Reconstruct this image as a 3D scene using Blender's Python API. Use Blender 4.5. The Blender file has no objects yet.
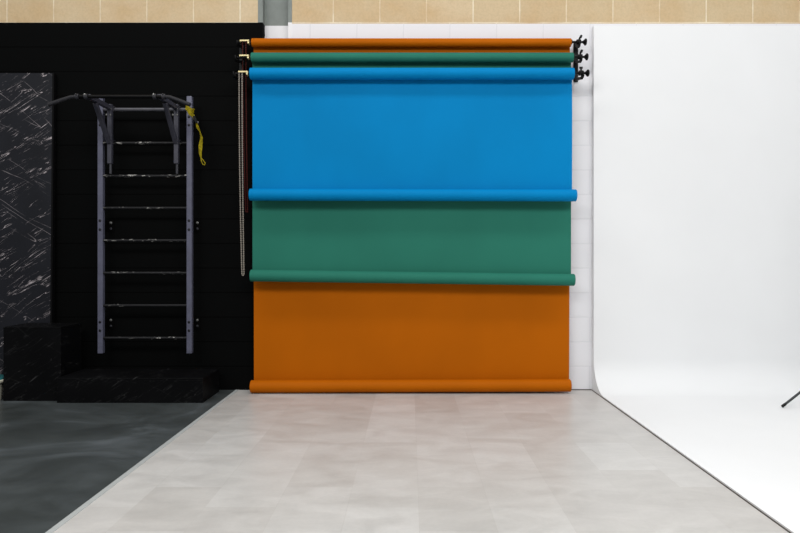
import bpy, bmesh, math, random
from mathutils import Vector, Matrix
random.seed(7)
scene = bpy.context.scene
C = scene.collection
PI = math.pi

# ------------------------------------------------------------------ helpers
def lin(r, g, b):
    def f(c):
        c /= 255.0
        return c / 12.92 if c <= 0.04045 else ((c + 0.055) / 1.055) ** 2.4
    return (f(r), f(g), f(b), 1.0)

ORIGIN = {}

def link(name, bm, mats, parent=None, loc=(0, 0, 0), smooth=True, bevel=0.0, sharp=35):
    """bm holds WORLD coordinates; link it as one mesh object"""
    o_loc = Vector(ORIGIN[parent.name]) if parent else Vector(loc)
    bmesh.ops.recalc_face_normals(bm, faces=bm.faces)
    for v in bm.verts:
        v.co -= o_loc
    me = bpy.data.meshes.new(name)
    if smooth:
        for f in bm.faces:
            f.smooth = True
        for e in bm.edges:
            if len(e.link_faces) == 2 and e.calc_face_angle(0) > math.radians(sharp):
                e.smooth = False
    bm.to_mesh(me)
    bm.free()
    if not isinstance(mats, (list, tuple)):
        mats = [mats]
    for m in mats:
        me.materials.append(m)
    o = bpy.data.objects.new(name, me)
    C.objects.link(o)
    if parent:
        o.parent = parent
        ORIGIN[o.name] = o_loc
    else:
        o.location = o_loc
        ORIGIN[o.name] = o_loc
    if bevel > 0:
        b = o.modifiers.new('bevel', 'BEVEL')
        b.width = bevel
        b.segments = 2
        b.limit_method = 'ANGLE'
    return o

def tag(o, label, cat, group=None, kind=None):
    o['label'] = label
    o['category'] = cat
    if group:
        o['group'] = group
    if kind:
        o['kind'] = kind
    return o

def struct(o):
    o['kind'] = 'structure'
    return o

def thing(name, loc, label, cat, group=None):
    o = bpy.data.objects.new(name, None)
    o.empty_display_size = 0.1
    C.objects.link(o)
    o.location = loc
    ORIGIN[o.name] = Vector(loc)
    return tag(o, label, cat, group)

def box(bm, x0, x1, y0, y1, z0, z1, mi=0):
    vs = [bm.verts.new(p) for p in ((x0, y0, z0), (x1, y0, z0), (x1, y1, z0), (x0, y1, z0),
                                    (x0, y0, z1), (x1, y0, z1), (x1, y1, z1), (x0, y1, z1))]
    for q in ((0, 3, 2, 1), (4, 5, 6, 7), (0, 1, 5, 4), (1, 2, 6, 5), (2, 3, 7, 6), (3, 0, 4, 7)):
        f = bm.faces.new([vs[i] for i in q])
        f.material_index = mi

def frame_of(d):
    d = Vector(d).normalized()
    up = Vector((0, 0, 1)) if abs(d.z) < 0.9 else Vector((1, 0, 0))
    u = d.cross(up).normalized()
    v = u.cross(d).normalized()
    return d, u, v

def bar(bm, a, b, w, h):
    """square bar a->b, w sideways, h upwards"""
    a, b = Vector(a), Vector(b)
    d, u, v = frame_of(b - a)
    ring = []
    for p in (a, b):
        ring.append([bm.verts.new(p + u * sx * w / 2 + v * sz * h / 2) for sx, sz in ((-1, -1), (1, -1), (1, 1), (-1, 1))])
    for i in range(4):
        bm.faces.new((ring[0][i], ring[0][(i + 1) % 4], ring[1][(i + 1) % 4], ring[1][i]))
    bm.faces.new(ring[0]); bm.faces.new(ring[1])

def tube(bm, pts, r, seg=12, cap=True):
    pts = [Vector(p) for p in pts]
    n = len(pts)
    rs = r if isinstance(r, (list, tuple)) else [r] * n
    rings = []
    pu = None
    for i, p in enumerate(pts):
        d = (pts[min(i + 1, n - 1)] - pts[max(i - 1, 0)]).normalized()
        if pu is None:
            _, u, v = frame_of(d)
        else:
            u = (pu - d * pu.dot(d)).normalized()
            v = d.cross(u)
        pu = u
        v = d.cross(u)
        rings.append([bm.verts.new(p + (u * math.cos(2 * PI * k / seg) + v * math.sin(2 * PI * k / seg)) * rs[i]) for k in range(seg)])
    for i in range(n - 1):
        for k in range(seg):
            bm.faces.new((rings[i][k], rings[i][(k + 1) % seg], rings[i + 1][(k + 1) % seg], rings[i + 1][k]))
    if cap:
        bm.faces.new(rings[0]); bm.faces.new(rings[-1])

def lathe(bm, a, b, prof, seg=24):
    """profile [(t metres from a, radius)] around axis a->b; closed if first radius is repeated at the end"""
    a, b = Vector(a), Vector(b)
    d, u, v = frame_of(b - a)
    rings = []
    for t, r in prof:
        c = a + d * t
        if r < 1e-6:
            rings.append([bm.verts.new(c)])
        else:
            rings.append([bm.verts.new(c + (u * math.cos(2 * PI * k / seg) + v * math.sin(2 * PI * k / seg)) * r) for k in range(seg)])
    for i in range(len(rings) - 1):
        A, B = rings[i], rings[i + 1]
        for k in range(seg):
            k2 = (k + 1) % seg
            if len(A) == 1 and len(B) == 1:
                continue
            if len(A) == 1:
                bm.faces.new((A[0], B[k], B[k2]))
            elif len(B) == 1:
                bm.faces.new((A[k], A[k2], B[0]))
            else:
                bm.faces.new((A[k], A[k2], B[k2], B[k]))

def NB():
    return bmesh.new()

# ------------------------------------------------------------------ materials
class NT:
    def __init__(self, name):
        self.m = bpy.data.materials.new(name)
        self.m.use_nodes = True
        self.t = self.m.node_tree
        self.b = self.t.nodes['Principled BSDF']
        self.geo = None
    def n(self, typ, **kw):
        nd = self.t.nodes.new(typ)
        for k, v in kw.items():
            setattr(nd, k, v)
        return nd
    def l(self, a, b):
        self.t.links.new(a, b)
    def pos(self):
        if self.geo is None:
            self.geo = self.n('ShaderNodeTexCoord')
        return self.geo.outputs['Object']
    def mapping(self, src, loc=(0, 0, 0), rot=(0, 0, 0), scale=(1, 1, 1)):
        mp = self.n('ShaderNodeMapping')
        mp.inputs['Location'].default_value = loc
        mp.inputs['Rotation'].default_value = rot
        mp.inputs['Scale'].default_value = scale
        self.l(src, mp.inputs['Vector'])
        return mp.outputs['Vector']
    def noise(self, vec, scale=5, detail=3, rough=0.5, dist=0.0):
        nd = self.n('ShaderNodeTexNoise')
        nd.inputs['Scale'].default_value = scale
        nd.inputs['Detail'].default_value = detail
        nd.inputs['Roughness'].default_value = rough
        nd.inputs['Distortion'].default_value = dist
        self.l(vec, nd.inputs['Vector'])
        return nd.outputs['Fac']
    def ramp(self, fac, stops):
        nd = self.n('ShaderNodeValToRGB')
        e = nd.color_ramp.elements
        while len(e) < len(stops):
            e.new(0.5)
        for i, (p, c) in enumerate(stops):
            e[i].position = p
            e[i].color = c if len(c) == 4 else (*c, 1)
        self.l(fac, nd.inputs['Fac'])
        return nd.outputs['Color']
    def math(self, op, a, b=None, c=None):
        nd = self.n('ShaderNodeMath', operation=op)
        for i, x in enumerate((a, b, c)):
            if x is None:
                continue
            if isinstance(x, (int, float)):
                nd.inputs[i].default_value = x
            else:
                self.l(x, nd.inputs[i])
        return nd.outputs[0]
    def mix(self, fac, a, b, blend='MIX'):
        nd = self.n('ShaderNodeMix', data_type='RGBA', blend_type=blend)
        for s, x in ((nd.inputs[0], fac), (nd.inputs[6], a), (nd.inputs[7], b)):
            if isinstance(x, (int, float)):
                s.default_value = x
            elif isinstance(x, tuple):
                s.default_value = x
            else:
                self.l(x, s)
        return nd.outputs[2]
    def bump(self, h, strength=0.3, dist=0.01):
        nd = self.n('ShaderNodeBump')
        nd.inputs['Strength'].default_value = strength
        nd.inputs['Distance'].default_value = dist
        self.l(h, nd.inputs['Height'])
        self.l(nd.outputs['Normal'], self.b.inputs['Normal'])
    def base(self, c, rough=0.5, metal=0.0, spec=0.5):
        if isinstance(c, tuple):
            self.b.inputs['Base Color'].default_value = c
        else:
            self.l(c, self.b.inputs['Base Color'])
        if isinstance(rough, (int, float)):
            self.b.inputs['Roughness'].default_value = rough
        else:
            self.l(rough, self.b.inputs['Roughness'])
        self.b.inputs['Metallic'].default_value = metal
        self.b.inputs['Specular IOR Level'].default_value = spec
        return self.m

def speckle(name, c, rough=0.5, metal=0.0, spec=0.5, var=0.12, scale=30, bump=0.0):
    t = NT(name)
    n = t.noise(t.pos(), scale, 4, 0.6)
    lo = tuple(x * (1 - var) for x in c[:3]) + (1,)
    hi = tuple(min(1, x * (1 + var)) for x in c[:3]) + (1,)
    col = t.ramp(n, [(0.3, lo), (0.7, hi)])
    if bump:
        t.bump(n, bump, 0.004)
    return t.base(col, rough, metal, spec)

def block_mat(name, c1, c2, mortar, bump, rough, spec=0.3, blotch=None, bw=0.409):
    t = NT(name)
    sep = t.n('ShaderNodeSeparateXYZ')
    t.l(t.pos(), sep.inputs[0])
    com = t.n('ShaderNodeCombineXYZ')
    t.l(t.math('ADD', sep.outputs['X'], 3.127 + 0.409 * 20 + BRICK_OFS), com.inputs['X'])
    t.l(t.math('ADD', sep.outputs['Z'], -3.2236 + 0.2155 * 20), com.inputs['Y'])
    br = t.n('ShaderNodeTexBrick')
    br.offset = 0.5
    br.inputs['Color1'].default_value = c1
    br.inputs['Color2'].default_value = c2
    br.inputs['Mortar'].default_value = mortar
    br.inputs['Scale'].default_value = 1.0
    br.inputs['Mortar Size'].default_value = 0.0055
    br.inputs['Mortar Smooth'].default_value = 0.3
    br.inputs['Brick Width'].default_value = bw
    br.inputs['Row Height'].default_value = 0.2155
    t.l(com.outputs[0], br.inputs['Vector'])
    fine = t.noise(t.pos(), 60, 5, 0.65)
    big = t.noise(t.pos(), 2.2, 4, 0.6)
    col = br.outputs['Color']
    if blotch:
        f = t.ramp(big, [(0.42, (0, 0, 0)), (0.72, (1, 1, 1))])
        col = t.mix(f, col, blotch)
        g = t.ramp(fine, [(0.3, (0.9, 0.9, 0.9)), (0.6, (1, 1, 1))])
        col = t.mix(1.0, col, g, 'MULTIPLY')
    h = t.math('SUBTRACT', t.math('MULTIPLY', fine, 0.12), br.outputs['Fac'])
    t.bump(h, bump, 0.006)
    return t.base(col, rough, 0, spec)

BRICK_OFS = 0.2045
M = {}
M['block'] = block_mat('cream_block', lin(212, 191, 158), lin(203, 182, 147), lin(236, 224, 198), 0.35, 0.9, 0.2, lin(200, 172, 132))
M['black_paint'] = block_mat('black_painted_block', lin(8.5, 9, 9), lin(8.5, 9, 9), lin(4, 4, 4), 0.4, 0.7, 0.03, bw=60)
M['white_paint'] = block_mat('white_painted_block', lin(230, 230, 233), lin(227, 227, 231), lin(221, 221, 225), 0.35, 0.6, 0.3)
M['steel_grey'] = speckle('grey_painted_steel', lin(126, 132, 128), 0.5, 0, 0.25, 0.1, 12)
M['flat_white'] = speckle('white_painted_steel', lin(232, 232, 234), 0.5, 0, 0.3, 0.02, 8)
M['flat_black'] = speckle('black_painted_steel', lin(9, 9, 9), 0.7, 0, 0.03, 0.1, 8)

# cyclorama paint
t = NT('cyclorama_white')
n1 = t.noise(t.pos(), 1.1, 3, 0.5)
M['cyc'] = t.base(t.ramp(n1, [(0.3, lin(232, 233, 234)), (0.7, lin(236, 237, 238))]), 0.55, 0, 0.25)

# pale vinyl tile floor, tiles running away from the camera, half-offset columns
t = NT('pale_vinyl_tile')
sep = t.n('ShaderNodeSeparateXYZ'); t.l(t.pos(), sep.inputs[0])
com = t.n('ShaderNodeCombineXYZ')
t.l(t.math('ADD', sep.outputs['Y'], -3.88 + 0.505 * 20), com.inputs['X'])
t.l(t.math('ADD', sep.outputs['X'], -0.04 + 0.33 * 20), com.inputs['Y'])
br = t.n('ShaderNodeTexBrick'); br.offset = 0.5; br.offset_frequency = 2
br.inputs['Color1'].default_value = lin(190, 187, 183)
br.inputs['Color2'].default_value = lin(202, 200, 197)
br.inputs['Mortar'].default_value = lin(190, 187, 183)
br.inputs['Scale'].default_value = 1
br.inputs['Mortar Size'].default_value = 0.0012
br.inputs['Brick Width'].default_value = 0.505
br.inputs['Row Height'].default_value = 0.33
t.l(com.outputs[0], br.inputs['Vector'])
cl = t.noise(t.mapping(t.pos(), scale=(1.6, 3.0, 1)), 2.2, 5, 0.62, 0.6)
cloud = t.ramp(cl, [(0.3, (0.84, 0.835, 0.83)), (0.72, (1.05, 1.05, 1.05))])
fi = t.noise(t.pos(), 45, 4, 0.6)
grit = t.ramp(fi, [(0.3, (0.97, 0.97, 0.97)), (0.7, (1.02, 1.02, 1.02))])
col = t.mix(1.0, t.mix(1.0, br.outputs['Color'], cloud, 'MULTIPLY'), grit, 'MULTIPLY')
t.bump(t.math('SUBTRACT', t.math('MULTIPLY', fi, 0.1), br.outputs['Fac']), 0.08, 0.003)
M['pale_floor'] = t.base(col, t.math('ADD', t.math('MULTIPLY', cl, 0.2), 0.24), 0, 0.6)

# dark vinyl floor with faint swirls
t = NT('dark_vinyl')
a = t.noise(t.mapping(t.pos(), scale=(1, 1.3, 1)), 1.3, 5, 0.55, 1.2)
b2 = t.noise(t.mapping(t.pos(), loc=(4, 2, 0), scale=(0.8, 1.3, 1)), 2.6, 4, 0.55, 0.5)
c0 = t.ramp(a, [(0.3, lin(52, 56, 55)), (0.55, lin(70, 75, 76)), (0.75, lin(102, 108, 112))])
col = t.mix(1.0, c0, t.ramp(b2, [(0.3, (0.82, 0.82, 0.82)), (0.7, (1.15, 1.15, 1.15))]), 'MULTIPLY')
M['dark_floor'] = t.base(col, t.math('ADD', t.math('MULTIPLY', b2, 0.2), 0.22), 0, 0.4)

M['strip'] = speckle('pale_grey_strip', lin(172, 176, 175), 0.4, 0.0, 0.5, 0.06, 10)
M['dark_gap'] = speckle('dark_edge_strip', lin(84, 78, 74), 0.7, 0, 0.3, 0.2, 14)

def paper(name, c, rough=0.62):
    t = NT(name)
    big = t.noise(t.mapping(t.pos(), scale=(1, 1, 0.7)), 1.3, 3, 0.5)
    fine = t.noise(t.pos(), 260, 3, 0.6)
    lo = tuple(x * 0.94 for x in c[:3]) + (1,)
    hi = tuple(min(1, x * 1.05) for x in c[:3]) + (1,)
    t.bump(fine, 0.05, 0.001)
    return t.base(t.ramp(big, [(0.35, lo), (0.65, hi)]), rough, 0, 0.06)
M['orange'] = paper('orange_paper', lin(175, 91, 3))
M['green'] = paper('green_paper', lin(43, 113, 96))
M['blue'] = paper('blue_paper', lin(0, 124, 184))
M['core'] = speckle('cardboard_core', lin(150, 120, 85), 0.8, 0, 0.2, 0.1, 40)

M['black_plastic'] = speckle('black_plastic', lin(9, 9, 10), 0.45, 0, 0.15, 0.15, 40)
M['brass'] = speckle('pale_brass', lin(205, 190, 140), 0.35, 0.2, 0.4, 0.12, 30)
M['chain_white'] = speckle('off_white_chain', lin(138, 130, 120), 0.4, 0, 0.5, 0.2, 200)
M['chain_red'] = speckle('dark_red_chain', lin(66, 15, 9), 0.5, 0, 0.2, 0.2, 200)

M['ladder'] = speckle('violet_grey_steel', lin(88, 89, 106), 0.42, 0.1, 0.5, 0.14, 16)
M['bracket_steel'] = speckle('dark_bracket_steel', lin(44, 44, 50), 0.45, 0.1, 0.5, 0.2, 30)
M['bolt'] = speckle('black_bolt', lin(12, 12, 22), 0.5, 0, 0.4, 0.1, 60)
M['bright_bolt'] = speckle('bright_zinc', lin(120, 120, 118), 0.35, 0.3, 0.5, 0.1, 60)
t = NT('worn_black_rung')
sc = t.noise(t.mapping(t.pos(), rot=(0, 0.5, 0), scale=(9, 9, 30)), 2.5, 4, 0.6, 0.6)
f = t.ramp(sc, [(0.58, (0, 0, 0)), (0.66, (1, 1, 1))])
zone = t.noise(t.mapping(t.pos(), scale=(1, 1, 1.0)), 3.6, 2, 0.5)
f2 = t.math('MULTIPLY', f, t.ramp(zone, [(0.45, (0, 0, 0)), (0.6, (1, 1, 1))]))
M['rung'] = t.base(t.mix(f2, lin(24, 24, 26), lin(185, 183, 178)), 0.5, 0.0, 0.25)
M['bare_rung'] = speckle('bare_steel_rung', lin(78, 78, 84), 0.4, 0.1, 0.4, 0.15, 30)
M['bar_black'] = speckle('black_pull_up_bar', lin(8, 8, 9), 0.5, 0, 0.12, 0.2, 30)
M['grip'] = speckle('charcoal_grip', lin(36, 36, 40), 0.6, 0, 0.25, 0.15, 60)
M['arm'] = speckle('charcoal_arm_steel', lin(56, 56, 66), 0.45, 0.1, 0.5, 0.15, 30)
t = NT('yellow_webbing')
w = t.noise(t.pos(), 55, 2, 0.5)
M['yellow'] = t.base(t.ramp(w, [(0.4, lin(120, 106, 4)), (0.62, lin(160, 144, 12))]), 0.7, 0, 0.2)

def marble(name, base_c, vein_c, density, rough, spec, faint=0.5):
    t = NT(name)
    sep = t.n('ShaderNodeSeparateXYZ'); t.l(t.pos(), sep.inputs[0])
    com = t.n('ShaderNodeCombineXYZ')
    t.l(t.math('ADD', sep.outputs['X'], t.math('MULTIPLY', sep.outputs['Y'], 0.8)), com.inputs['X'])
    t.l(t.math('ADD', sep.outputs['Z'], t.math('MULTIPLY', sep.outputs['Y'], 0.6)), com.inputs['Y'])
    p = com.outputs[0]
    def veins(rot, sx, sy, scale, width, seedloc, lo, hi, dist=0.25):
        v = t.mapping(t.mapping(p, rot=(0, 0, rot)), loc=seedloc, scale=(sx, sy, 1))
        n = t.noise(v, scale, 3, 0.55, dist)
        r = t.math('ABSOLUTE', t.math('SUBTRACT', n, 0.5))
        line = t.ramp(r, [(0.0, (1, 1, 1)), (width, (0, 0, 0))])
        mk = t.noise(t.mapping(t.mapping(p, rot=(0, 0, rot)), loc=(seedloc[1] + 3, 1, 0), scale=(3.5, 6, 1)), 1.6, 3, 0.6)
        return t.math('MULTIPLY', line, t.ramp(mk, [(lo, (0, 0, 0)), (hi, (1, 1, 1))]))
    a = veins(-0.62, 0.55, 7.0, 2.0, 0.006 * density, (0, 0, 0), 0.50, 0.62, 0.5)
    b = veins(-0.50, 0.7, 9.0, 2.4, 0.006 * density, (7, 3, 0), 0.51, 0.63, 0.5)
    c = veins(0.6, 0.4, 2.2, 1.3, 0.003 * density, (2, 9, 0), 0.45, 0.6)
    s = t.math('MAXIMUM', t.math('MAXIMUM', a, b), t.math('MULTIPLY', c, 0.35))
    s = t.math('MULTIPLY', s, faint)
    cl = t.noise(p, 1.8, 3, 0.5)
    bc = t.mix(t.ramp(cl, [(0.35, (0, 0, 0)), (0.7, (1, 1, 1))]), base_c, tuple(x * 1.7 for x in base_c[:3]) + (1,))
    return t.base(t.mix(s, bc, vein_c), rough, 0, spec)
M['marble'] = marble('black_veined_marble', lin(22, 23, 28), lin(230, 218, 220), 1.0, 0.4, 0.3, 0.95)
M['marble_dull'] = marble('black_marbled_laminate', lin(9, 9, 10), lin(90, 90, 90), 0.9, 0.4, 0.08, 0.4)
M['edge_shade'] = speckle('shaded_edge_black', lin(9, 9, 10), 0.6, 0, 0.1, 0.15, 20)

M['tub'] = speckle('pale_tub', lin(214, 208, 190), 0.5, 0, 0.4, 0.06, 20)
M['teal'] = speckle('teal_lid', lin(34, 100, 104), 0.45, 0, 0.5, 0.15, 20)
M['stand_metal'] = speckle('black_stand_metal', lin(45, 48, 50), 0.35, 0.3, 0.5, 0.12, 40)
M['rubber'] = speckle('black_rubber', lin(18, 18, 18), 0.7, 0, 0.3, 0.1, 60)

# ------------------------------------------------------------------ setting
WY = 5.44            # face of the back wall
H = 1.149            # camera height
XS = -1.499          # left edge of the pale floor
XC = 1.596           # left edge of the cyclorama
ZB = 3.2236          # paint line on the wall
XL, XR = -6.0, 6.0
CX0, CX1 = -1.333, -1.035      # steel column in its slot in the wall

bm = NB()
def wall_piece(x0, x1, z0, z1, mi):
    box(bm, x0, x1, WY, WY + 0.2, z0, z1, mi)
wall_piece(XL, CX0, 0, ZB, 1)
wall_piece(XL, CX0, ZB, 5.2, 0)
wall_piece(CX1, XR, 0, ZB - 0.01, 2)
wall_piece(CX1, XR, ZB - 0.01, 5.2, 0)
struct(link('wall_back', bm, [M['block'], M['black_paint'], M['white_paint']], smooth=False))

# H-section column: flange edges flush with the wall, web set back
bm = NB()
for z0, z1, a, b_, c in ((0, ZB, 2, 1, 1), (ZB, 5.2, 0, 0, 0)):
    box(bm, CX0, CX0 + 0.042, WY - 0.004, WY + 0.2, z0, z1, a)
    box(bm, CX1 - 0.034, CX1, WY - 0.004, WY + 0.2, z0, z1, c)
    box(bm, CX0 + 0.042, CX1 - 0.034, WY + 0.075, WY + 0.095, z0, z1, b_)
struct(link('steel_column', bm, [M['steel_grey'], M['flat_white'], M['flat_black']], smooth=False))

bm = NB(); box(bm, XS, XC - 0.005, -3, WY + 0.2, -0.1, 0.0)
struct(link('floor', bm, M['pale_floor'], smooth=False))
bm = NB(); box(bm, XL, XS - 0.030, -3, WY + 0.2, -0.1, 0.0)
struct(link('floor_left', bm, M['dark_floor'], smooth=False))
bm = NB(); box(bm, XS - 0.030, XS, -3, WY, -0.1, 0.003)
struct(link('trim_1', bm, M['strip'], smooth=False, bevel=0.0015))
bm = NB(); box(bm, XC - 0.005, XC, -3, WY, -0.1, 0.004)
struct(link('trim_2', bm, M['dark_gap'], smooth=False))
bm = NB(); box(bm, -1.37, XC - 0.005, WY - 0.006, WY, 0.0, 0.007)
struct(link('shadow_gap_back', bm, M['dark_gap'], smooth=False))  # dark strip stands in for the shadowed gap at the wall foot

# infinity cove
CY, R, CZ = 5.385, 0.27, 0.012
prof = [(CY, 3.175)]
for k in range(8):
    prof.append((CY, 3.175 - (3.175 - CZ - R) * (k + 1) / 8))
for k in range(1, 17):
    a = PI / 2 * k / 16
    prof.append((CY - R + R * math.cos(a), CZ + R - R * math.sin(a)))
prof += [(3.5, CZ), (1.5, CZ), (-3, CZ), (-3, -0.1), (WY - 0.001, -0.1), (WY - 0.001, 3.175)]
bm = NB()
A = [bm.verts.new((XC, y, z)) for y, z in prof]
B = [bm.verts.new((XR, y, z)) for y, z in prof]
for i in range(len(prof)):
    j = (i + 1) % len(prof)
    bm.faces.new((A[i], A[j], B[j], B[i]))
bm.faces.new(A); bm.faces.new(B)
struct(link('cyclorama', bm, M['cyc'], smooth=True, sharp=30))

# ------------------------------------------------------------------ paper backdrops
def paper_roll(bm, a, b, r, rc):
    L = (Vector(b) - Vector(a)).length
    e = 0.003
    lathe(bm, a, b, [(0.0, rc), (0.0, r - e), (e, r), (L - e, r), (L, r - e), (L, rc), (0.0, rc)], 40)

def core_tube(bm, a, b, rc):
    L = (Vector(b) - Vector(a)).length
    lathe(bm, a, b, [(0.002, rc - 0.006), (0.002, rc), (L - 0.002, rc), (L - 0.002, rc - 0.006), (0.002, rc - 0.006)], 28)

def backdrop(color, mat, label, sy, rt, zt, tx0, tx1, rb, zb0, zb1, bx0, bx1, sx0, sx1, sx0b, sx1b, seed):
    yc = sy - rt
    yb = sy - rb
    root = thing('paper_backdrop', ((tx0 + tx1) / 2, yc, min(zb0, zb1) - rb), label, 'backdrop', 'paper backdrops hanging on the wall hooks')
    bm = NB(); paper_roll(bm, (tx0, yc, zt), (tx1, yc, zt), rt, 0.026)
    rl = link('top_roll', bm, mat, root)
    bm = NB(); core_tube(bm, (tx0, yc, zt), (tx1, yc, zt), 0.0265)
    link('core', bm, M['core'], rl)
    bm = NB(); paper_roll(bm, (bx0, yb, zb0), (bx1, yb, zb1), rb, 0.026)
    bl = link('bottom_roll', bm, mat, root)
    bm = NB(); core_tube(bm, (bx0, yb, zb0), (bx1, yb, zb1), 0.0265)
    link('core', bm, M['core'], bl)
    # hanging sheet with slight slack waves
    bm = NB()
    NX, NZ = 72, 40
    rnd = random.Random(seed)
    ph = [rnd.uniform(0, 6.28) for _ in range(6)]
    grid = []
    for j in range(NZ + 1):
        v = j / NZ
        row = []
        for i in range(NX + 1):
            u = i / NX
            x0 = sx0 + (sx0b - sx0) * v
            x1 = sx1 + (sx1b - sx1) * v
            zbm = zb0 + (zb1 - zb0) * u
            x = x0 + (x1 - x0) * u
            z = zt + (zbm - zt) * v
            w = math.sin(PI * v) ** 0.8
            dy = 0.0022 * math.sin(2 * PI * 1.5 * u + ph[0]) + 0.0016 * math.sin(2 * PI * 3.3 * u + ph[1] + 2 * v)
            dy += 0.0035 * math.exp(-((u - 0.085) / 0.03) ** 2) + 0.002 * math.exp(-((u - 0.93) / 0.04) ** 2)
            curl = -0.004 * (math.exp(-u / 0.015) + math.exp(-(1 - u) / 0.015))
            row.append((x, sy + w * (dy + curl), z))
        grid.append(row)
    def layer(off):
        return [[bm.verts.new((p[0], p[1] + off, p[2])) for p in r_] for r_ in grid]
    F, K = layer(-0.0005), layer(0.0005)
    for j in range(NZ):
        for i in range(NX):
            bm.faces.new((F[j][i], F[j][i + 1], F[j + 1][i + 1], F[j + 1][i]))
            bm.faces.new((K[j][i], K[j + 1][i], K[j + 1][i + 1], K[j][i + 1]))
    for j in range(NZ):
        bm.faces.new((F[j][0], F[j + 1][0], K[j + 1][0], K[j][0]))
        bm.faces.new((F[j][NX], K[j][NX], K[j + 1][NX], F[j + 1][NX]))
    link('paper_sheet', bm, mat, root, sharp=60)
    # right end: black expander plug with wing knob and flared end
    hx = {'orange': 1.449, 'green': 1.446, 'blue': 1.439}[color]
    ze = zt + 0.006
    bm = NB()
    x0 = tx1 - 0.04
    q = hx - x0
    lathe(bm, (x0, yc, ze), (2, yc, ze), [(0, 0), (0, 0.02), (0.05, 0.02), (0.05, 0.010), (q - 0.024, 0.010), (q - 0.018, 0.022),
          (q + 0.016, 0.022), (q + 0.02, 0.0095), (q + 0.034, 0.0095), (q + 0.048, 0.022), (q + 0.052, 0.029), (q + 0.062, 0.029), (q + 0.066, 0.024), (q + 0.066, 0)], 24)
    pl = link('end_plug', bm, M['black_plastic'], root)
    bm = NB()
    tilt = {'orange': 0.25, 'green': 0.1, 'blue': 0.0}[color]
    tip = Vector((hx + math.sin(tilt) * 0.05, yc, ze + math.cos(tilt) * 0.045))
    tube(bm, [(hx, yc, ze + 0.012), tip], 0.008, 10)
    if color == 'blue':
        bar(bm, tip + Vector((-0.014, 0, 0)), tip + Vector((0.014, 0, 0)), 0.009, 0.016)
    else:
        bar(bm, tip + Vector((0.004, 0, -0.008)), tip + Vector((0.009, 0, 0.014)), 0.026, 0.017)
    link('wing_knob', bm, M['black_plastic'], pl, bevel=0.002)
    # left end: chain drive with pale brass housing
    kx = {'orange': -1.412, 'green': -1.400, 'blue': -1.395}[color]
    bm = NB()
    lathe(bm, (tx0 + 0.04, yc, zt), (-3, yc, zt), [(0, 0), (0, 0.02), (0.035, 0.02), (0.035, 0.009), (tx0 + 0.04 - kx + 0.055, 0.009), (tx0 + 0.04 - kx + 0.055, 0.012),
          (tx0 + 0.04 - kx + 0.072, 0.012), (tx0 + 0.04 - kx + 0.075, 0.0)], 20)
    dr = link('chain_drive', bm, M['black_plastic'], root)
    bm = NB()
    zt2 = zt + 0.016
    box(bm, kx - 0.044, kx + 0.036, yc - 0.026, yc + 0.02, zt2 - 0.011, zt2 + 0.002)
    box(bm, kx + 0.022, kx + 0.036, yc - 0.026, yc + 0.02, zt2 - 0.03, zt2 - 0.0111)
    box(bm, kx - 0.044, kx - 0.038, yc - 0.026, yc + 0.02, zt2 - 0.016, zt2 - 0.0111)
    link('housing', bm, M['brass'], dr, smooth=False, bevel=0.002)
    bm = NB()
    lathe(bm, (kx - 0.014 - 0.008, yc, zt), (3, yc, zt), [(0, 0), (0, 0.02), (0.004, 0.02), (0.007, 0.015), (0.011, 0.015), (0.014, 0.02), (0.018, 0.02), (0.018, 0)], 20)
    link('sprocket', bm, M['black_plastic'], dr)
    return root

backdrop('orange', M['orange'], 'orange paper backdrop on the topmost roll, hanging lowest down to the pale floor', 5.36, 0.036, 3.006, -1.357, 1.381,
         0.053, 0.058, 0.067, -1.361, 1.372, -1.352, 1.383, -1.349, 1.375, 1)
backdrop('green', M['green'], 'green paper backdrop on the middle roll, ending between the blue and orange sheets', 5.311, 0.041, 2.861, -1.347, 1.3846,
         0.0505, 1.009, 0.972, -1.351, 1.393, -1.349, 1.379, -1.349, 1.379, 2)
backdrop('blue', M['blue'], 'bright blue paper backdrop on the lowest roll, hanging frontmost and shortest', 5.265, 0.049, 2.707, -1.342, 1.376,
         0.0505, 1.690, 1.684, -1.346, 1.396, -1.337, 1.3757, -1.337, 1.3757, 3)

# triple wall hooks
ROLLS = ((5.324, 3.006), (5.270, 2.861), (5.216, 2.707))
def hooks(cx, label, side):
    root = thing('hook_bracket', (cx, WY, 2.62), label, 'wall bracket', 'triple wall hooks holding the backdrop rolls')
    bm = NB(); box(bm, cx - 0.02, cx + 0.02, WY - 0.012, WY - 0.0005, 2.70, 3.04)
    link('back_plate', bm, M['black_plastic'], root, smooth=False, bevel=0.002)
    for yc, z in ROLLS:
        bm = NB()
        zl = z - 0.026
        bar(bm, (cx, WY - 0.013, z + 0.014), (cx, yc + 0.012, zl - 0.004), 0.016, 0.022)
        # U cup under the shaft
        pts = []
        for k in range(11):
            a = PI * k / 10
            pts.append((cx, yc + 0.025 * math.cos(a), z - 0.006 - 0.025 * math.sin(a)))
        pts = [(cx, yc + 0.025, z + 0.012)] + pts + [(cx, yc - 0.025, z + 0.012)]
        for i in range(len(pts) - 1):
            bar(bm, pts[i], pts[i + 1], 0.016, 0.008)
        link('hook', bm, M['black_plastic'], root, smooth=False)
    for z in (2.78, 2.93):
        bm = NB(); lathe(bm, (cx, WY - 0.012, z), (cx, 0, z), [(0, 0), (0, 0.008), (0.004, 0.007), (0.005, 0)], 12)
        link('screw', bm, M['bolt'], root)
hooks(1.452, 'black triple hook bracket on the white wall at the right end of the rolls', 1)
hooks(-1.476, 'black triple hook bracket on the black wall at the left end of the rolls', -1)

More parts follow.
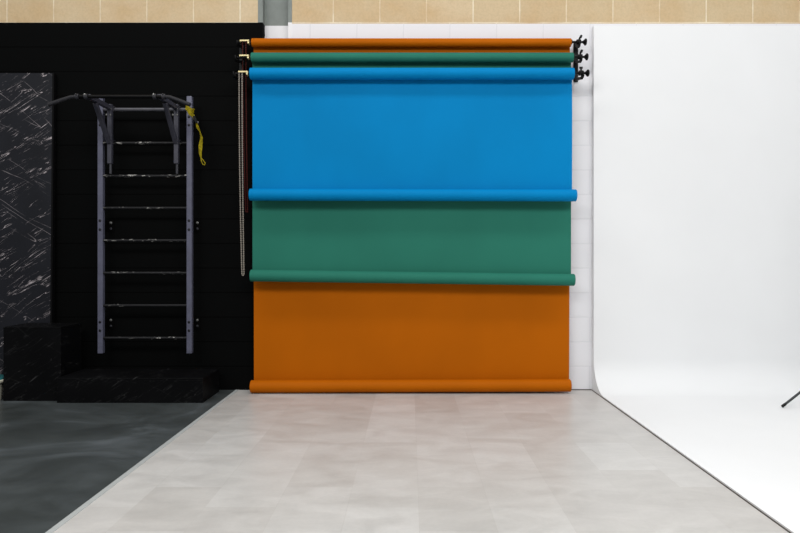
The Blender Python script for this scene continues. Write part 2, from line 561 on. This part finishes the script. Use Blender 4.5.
def chain(name, pts_a, pts_b, mat, label, beadr, pitch, grp):
    """loop of beads joined by a cord: down pts_a, up pts_b"""
    path = [Vector(p) for p in pts_a + pts_b[::-1]]
    bm = NB()
    tube(bm, path, beadr * 0.45, 6)
    acc = 0.0
    for i in range(len(path) - 1):
        d = path[i + 1] - path[i]
        L = d.length
        while acc < L:
            bmesh.ops.create_icosphere(bm, subdivisions=1, radius=beadr, matrix=Matrix.Translation(path[i] + d * (acc / L)))
            acc += pitch
        acc -= L
    low = min(path, key=lambda p: p.z)
    return tag(link(name, bm, mat, None, low), label, 'chain', grp)

def strand(x0, x1, y0, y1, z0, z1, n=24):
    return [(x0 + (x1 - x0) * (k / n) ** 2, y0 + (y1 - y0) * k / n, z0 + (z1 - z0) * k / n) for k in range(n + 1)]
def loop(cx0, cx1, y, z0, z1, wt, wb, dy):
    a = strand(cx0 - wt, cx1 - wb, y, y - dy, z0, z1 + wb)
    b = strand(cx0 + wt, cx1 + wb, y, y - dy, z0, z1 + wb)
    arc = []
    for k in range(1, 8):
        an = PI * k / 8
        arc.append((cx1 - wb * math.cos(an), y - dy, z1 + wb - wb * math.sin(an)))
    return a + arc, b
pa, pb = loop(-1.419, -1.399, 5.1925, 2.709, 1.012, 0.0125, 0.0085, 0.0)
chain('pull_chain', pa, pb, M['chain_white'], 'off-white beaded pull chain hanging in a long loop from the blue roll', 0.0072, 0.0185, 'pull chains at the left of the rolls')
pa, pb = loop(-1.417, -1.396, 5.3005, 3.008, 1.55, 0.014, 0.008, -0.0)
chain('pull_chain', pa, pb, M['chain_red'], 'dark red pull chain hanging from the top orange roll, behind the off-white chain', 0.0068, 0.0175, 'pull chains at the left of the rolls')

# ------------------------------------------------------------------ wall ladder
LY = 5.28          # front face of the uprights
LXL, LXR = -2.64, -1.882
root = thing('climbing_ladder', ((LXL + LXR) / 2, WY, 0.344), 'violet-grey steel wall bars with eight dark rungs mounted on the black wall', 'wall bars')
RZ = [H + (259 - y) / 117.0 for y in (109.5, 143, 176, 208, 240.5, 273, 305.5, 338)]
for X in (LXL, LXR):
    bm = NB(); box(bm, X - 0.022, X + 0.022, LY, LY + 0.042, 0.344, 2.537)
    up = link('upright', bm, M['ladder'], root, smooth=False, bevel=0.003)
    for z in (2.36, 2.29, 1.476, 1.40, 0.612, 0.54):
        bm = NB(); lathe(bm, (X, LY + 0.001, z), (X, 0, z), [(0, 0), (0, 0.0115), (0.003, 0.0115), (0.005, 0.008), (0.005, 0)], 14)
        link('bolt', bm, M['bolt'], up)
    for z in (2.32, 1.44, 0.588):
        bm = NB()
        box(bm, X - 0.012, X - 0.004, LY + 0.0425, WY - 0.006, z - 0.045, z + 0.045)
        box(bm, X - 0.014, X + 0.045, WY - 0.006, WY - 0.0005, z - 0.05, z + 0.05)
        bk = link('wall_mount', bm, M['flat_black'], root, smooth=False)
        for dz in (0.026, -0.026):
            bm = NB(); lathe(bm, (X + 0.019, WY - 0.006, z + dz), (X + 0.019, 0, z + dz), [(0, 0), (0, 0.011), (0.006, 0.011), (0.008, 0.006), (0.012, 0.006), (0.012, 0)], 8)
            link('bolt', bm, M['bright_bolt'] if dz > 0 else M['bracket_steel'], bk)
for i, z in enumerate(RZ):
    bm = NB(); tube(bm, [(LXL + 0.0222 + (LXR - LXL - 0.0444) * k / 6, LY + 0.021, z) for k in range(7)], 0.0115 if i else 0.015, 14)
    link('rung', bm, M['rung'] if i else M['bare_rung'], root)

# clip-on pull-up bar hung over the two top rungs
PX = (-2.538, -1.976)
BY = 4.87
ZA = 2.427
root = thing('pull_up_bar', ((PX[0] + PX[1]) / 2, LY, 1.9), 'black angled pull-up bar on two charcoal arms hooked onto the wall ladder', 'pull-up bar')
FY = LY - 0.012
for X in PX:
    bm = NB(); bar(bm, (X, FY - 0.02, ZA + 0.03), (X, FY - 0.02, 1.955), 0.036, 0.036)
    po = link('post', bm, M['arm'], root, smooth=False, bevel=0.003)
    bm = NB(); tube(bm, [(X + 0.004, FY - 0.02, 1.954), (X + 0.004, FY - 0.02, 1.87)], 0.011, 12)
    link('post_foot', bm, M['bracket_steel'], po)
    bm = NB(); bar(bm, (X, FY - 0.0385, ZA), (X, BY + 0.02, ZA + 0.005), 0.036, 0.036)
    link('arm', bm, M['arm'], root, smooth=False, bevel=0.003)
    bm = NB(); bar(bm, (X, BY + 0.13, ZA - 0.02), (X, FY - 0.04, 2.13), 0.034, 0.03)
    link('brace', bm, M['arm'], root, smooth=False, bevel=0.003)
    for zz in (ZA, RZ[1]):       # hooks over rungs
        bm = NB()
        yr = LY + 0.021
        pts = [(X, FY - 0.004, zz + 0.02)] + [(X, yr + 0.022 * math.cos(a), zz + 0.002 + 0.022 * math.sin(a)) for a in [PI - PI * k / 8 for k in range(9)]] + [(X, yr + 0.022, zz - 0.012)]
        for k in range(len(pts) - 1):
            bar(bm, pts[k], pts[k + 1], 0.03, 0.007)
        link('hook', bm, M['bracket_steel'], po, smooth=False)
    for dx, zz in ((0.013, ZA - 0.012), (0.013, ZA - 0.062), (-0.022, ZA - 0.062)):
        bm = NB(); lathe(bm, (X + dx, FY - 0.038, zz), (X + dx, 0, zz), [(0, 0), (0, 0.007), (0.006, 0.007), (0.008, 0.004), (0.008, 0)], 10)
        link('bolt', bm, M['bright_bolt'], po)
ZBAR = 2.424 + 0.0
bm = NB(); tube(bm, [(-2.62, BY, ZBAR), (-1.93, BY, ZBAR)], 0.014, 14)
link('bar', bm, M['bar_black'], root)
for s, xa, xb in ((-1, -2.6, -2.832), (1, -1.945, -1.722)):
    bm = NB()
    ptsh = [(xa, BY, ZBAR), (xa + s * 0.06, BY - 0.004, ZBAR - 0.004), ((xa + xb) / 2 + s * 0.02, BY - 0.01, ZBAR - 0.032), (xb, BY - 0.015, 2.357)]
    tube(bm, ptsh, [0.0145, 0.0145, 0.016, 0.016], 14)
    link('handle', bm, M['grip'], root)
    for dx in (0.0, -s * 0.07):
        cxj = xa + dx + s * 0.012
        bm = NB(); tube(bm, [(cxj - 0.012, BY, ZBAR), (cxj + 0.012, BY, ZBAR)], 0.022, 14)
        cl_ = link('clamp', bm, M['bracket_steel'], root)
        bm = NB(); tube(bm, [(cxj, BY - 0.018, ZBAR + 0.008), (cxj, BY - 0.03, ZBAR + 0.014)], 0.006, 8)
        link('bolt', bm, M['bright_bolt'] if dx else M['bolt'], cl_)

# yellow strap round the right upright
def ribbon(bm, pts, w, twist, th=0.0016):
    pts = [Vector(p) for p in pts]
    L, Rr = [], []
    for i, p in enumerate(pts):
        d = (pts[min(i + 1, len(pts) - 1)] - pts[max(i - 1, 0)]).normalized()
        u = d.cross(Vector((0, 1, 0)))
        if u.length < 1e-3:
            u = Vector((1, 0, 0))
        u.normalize()
        v = d.cross(u)
        a = twist[i] if isinstance(twist, (list, tuple)) else twist
        q = u * math.cos(a) + v * math.sin(a)
        nrm = d.cross(q).normalized() * th
        ww = w[i] if isinstance(w, (list, tuple)) else w
        L.append([bm.verts.new(p + q * ww / 2 + nrm), bm.verts.new(p + q * ww / 2 - nrm)])
        Rr.append([bm.verts.new(p - q * ww / 2 + nrm), bm.verts.new(p - q * ww / 2 - nrm)])
    for i in range(len(pts) - 1):
        a, b, c, d_ = L[i], L[i + 1], Rr[i], Rr[i + 1]
        bm.faces.new((a[0], b[0], d_[0], c[0]))
        bm.faces.new((a[1], c[1], d_[1], b[1]))
        bm.faces.new((a[0], a[1], b[1], b[0]))
        bm.faces.new((c[0], d_[0], d_[1], c[1]))
    for e in (0, -1):
        bm.faces.new((L[e][0], Rr[e][0], Rr[e][1], L[e][1]))

def P(px, py, Y):
    s = 620.0 / Y
    return ((px - 410) / s, Y, H + (259 - py) / s)
root = thing('yellow_strap', P(205, 163, 5.25), 'yellow webbing strap looped round the top of the right upright of the wall ladder', 'strap')
bm = NB()
x, zt = LXR, 2.44
g = 0.003
wrap = [(x - 0.022 - g, LY - g, zt), (x + 0.022 + g, LY - g, zt - 0.028), (x + 0.022 + g, LY + 0.042 + g, zt - 0.02), (x - 0.022 - g, LY + 0.042 + g, zt + 0.01)]
for i in range(4):
    bar(bm, wrap[i], wrap[(i + 1) % 4], 0.0025, 0.036)
link('loop', bm, M['yellow'], root, smooth=False)
bm = NB()
cp = [P(187, 107, 5.272), P(190, 113, 5.266), P(193.5, 116, 5.262), P(196, 122, 5.258), P(197.5, 127, 5.255), P(200, 132, 5.252), P(201.5, 138, 5.25), P(200.5, 146, 5.25), P(200.3, 153, 5.25), P(201, 158, 5.25)]
ribbon(bm, cp, [0.03, 0.034, 0.028, 0.02, 0.024, 0.014, 0.026, 0.034, 0.026, 0.012], [0.1, 0.2, 0.5, 0.9, 0.3, 1.0, 0.5, 0.1, 0.3, 0.6])
link('webbing', bm, M['yellow'], root)
bm = NB()
lp = [P(*q, 5.25) for q in ((201, 157.5), (203, 160), (205.2, 163), (204.6, 165.2), (202.5, 164), (201.2, 160.5), (201, 157.8))]
tube(bm, lp, 0.004, 6)
link('end_loop', bm, M['yellow'], root)
bm = NB()
c_ = Vector(P(195.3, 119.5, 5.25)); bar(bm, c_ + Vector((-0.012, 0, 0.03)), c_ + Vector((0.012, 0, -0.03)), 0.012, 0.02)
link('buckle', bm, M['black_plastic'], root, smooth=False, bevel=0.002)

# ------------------------------------------------------------------ marbled board and plinths
PY = 5.35
bm = NB(); box(bm, -4.32, -3.108, PY, PY + 0.03, 0.0, 2.765)
root = thing('marble_board', (-3.69, PY + 0.03, 0.0), 'tall black board with white marble veins standing against the black wall', 'board')
for v in bm.verts:
    v.co.y += 0.04 * v.co.z / 2.765
link('panel', bm, M['marble'], root, smooth=False)
bm = NB(); box(bm, -3.1075, -3.093, PY - 0.004, PY + 0.034, 0.0, 2.765)
for v in bm.verts:
    v.co.y += 0.04 * v.co.z / 2.765
link('shade_side', bm, M['edge_shade'], root, smooth=False)  # board's right side in shade, put in as a darker strip

def plinth(x0, x1, y0, y1, h, label):
    root = thing('display_box', ((x0 + x1) / 2, (y0 + y1) / 2, 0), label, 'box', 'black marbled boxes')
    bm = NB(); box(bm, x0, x1, y0, y1, 0.0, h - 0.018)
    link('body', bm, M['marble_dull'], root, smooth=False, bevel=0.002)
    bm = NB(); box(bm, x0 - 0.001, x1 + 0.001, y0 - 0.002, y1, h - 0.0179, h)
    link('top_board', bm, M['marble_dull'], root, smooth=False, bevel=0.003)
plinth(-3.29, -2.826, 5.016, 5.335, 0.60, 'tall narrow black marbled box in front of the veined board')
plinth(-2.818, -1.652, 4.948, 5.37, 0.20, 'long low black marbled box on the dark floor under the wall ladder')

root = thing('lidded_tub', (-3.495, 5.02, 0), 'pale tub with teal-topped rim at left edge beside the tall black box', 'tub')
bm = NB(); lathe(bm, (-3.495, 5.02, 0), (-3.495, 5.02, 1), [(0, 0), (0, 0.16), (0.02, 0.163), (0.15, 0.172), (0.15, 0)], 36)
link('body', bm, M['tub'], root)
bm = NB(); lathe(bm, (-3.495, 5.02, 0), (-3.495, 5.02, 1), [(0.1502, 0), (0.1502, 0.196), (0.156, 0.2), (0.168, 0.2), (0.172, 0.196), (0.172, 0)], 36)
rim = link('rim', bm, M['tub'], root)
bm = NB(); lathe(bm, (-3.495, 5.02, 0), (-3.495, 5.02, 1), [(0.1722, 0), (0.1722, 0.192), (0.182, 0.188), (0.187, 0.17), (0.187, 0)], 36)
link('lid', bm, M['teal'], root)

# ------------------------------------------------------------------ light stand, only one foot in frame
root = thing('light_stand', (3.36, 4.733, CZ), 'black light stand leg reaching in from the right edge over the white cove', 'light stand')
hub = Vector((3.36, 4.733, 0.415))
for k in range(3):
    a = PI + k * 2 * PI / 3
    d = Vector((math.cos(a), math.sin(a), 0))
    foot = Vector((hub.x, hub.y, CZ + 0.0105)) + d * 0.52
    bm = NB(); tube(bm, [foot + (hub - foot) * 0.03, hub + d * 0.02], 0.0092, 12)
    lg = link('leg', bm, M['stand_metal'], root)
    bm = NB(); tube(bm, [foot, foot + (hub - foot) * 0.05], 0.0105, 12)
    link('rubber_foot', bm, M['rubber'], lg)
    bm = NB(); bar(bm, foot + (hub - foot) * 0.5, (hub.x + d.x * 0.02, hub.y + d.y * 0.02, 0.13), 0.012, 0.004)
    link('strut', bm, M['stand_metal'], root, smooth=False)
bm = NB(); tube(bm, [(3.36, 4.733, 0.09), (3.36, 4.733, 1.2)], 0.014, 16)
pole = link('pole', bm, M['stand_metal'], root)
bm = NB(); tube(bm, [(3.36, 4.733, 1.2), (3.36, 4.733, 2.1)], 0.011, 16)
link('pole_section', bm, M['stand_metal'], root)
for z in (0.13, 0.415, 1.2):
    bm = NB(); tube(bm, [(3.36, 4.733, z - 0.03), (3.36, 4.733, z + 0.03)], 0.021, 16)
    link('collar', bm, M['black_plastic'], root)

# ------------------------------------------------------------------ light
def area(loc, size, sizey, power, target, col=(1, 1, 1)):
    L = bpy.data.lights.new('ceiling_lamp', 'AREA')
    L.shape = 'RECTANGLE'; L.size = size; L.size_y = sizey; L.energy = power; L.color = col
    o = bpy.data.objects.new('ceiling_lamp', L)
    C.objects.link(o)
    o.location = loc
    d = Vector(target) - Vector(loc)
    o.rotation_euler = d.to_track_quat('-Z', 'Y').to_euler()
for x in (-3.4, 0.0, 3.4):
    area((x, 3.3, 5.8), 2.4, 0.6, 95, (x, 3.5, 0), (1.0, 0.985, 0.965))
for x in (-3.2, 0.0, 3.2):
    area((x, 0.0, 4.9), 2.4, 1.6, 165, (x, 0.7, 0), (1.0, 0.995, 0.985))
for x in (-2.5, 2.5):
    area((x, -1.2, 5.0), 3.0, 1.8, 140, (x, 2.0, 0.4), (1.0, 0.995, 0.985))
w = bpy.data.worlds.new('hall_daylight')
scene.world = w
w.use_nodes = True
w.node_tree.nodes['Background'].inputs['Color'].default_value = (0.93, 0.965, 1.0, 1)
w.node_tree.nodes['Background'].inputs['Strength'].default_value = 0.42

# ------------------------------------------------------------------ camera
cam = bpy.data.cameras.new('camera')
cam.sensor_fit = 'HORIZONTAL'
cam.sensor_width = 36
cam.lens = 620.0 / 800 * 36
cam.shift_x = -10 / 800
cam.shift_y = -7.5 / 800
co = bpy.data.objects.new('camera', cam)
C.objects.link(co)
co.location = (0, 0, H)
co.rotation_euler = (PI / 2, 0, 0)
scene.camera = co
vs = scene.view_settings
vs.view_transform = 'Standard'
vs.look = 'None'
vs.gamma = 1
vs.use_curve_mapping = False
vs.exposure = -0.84
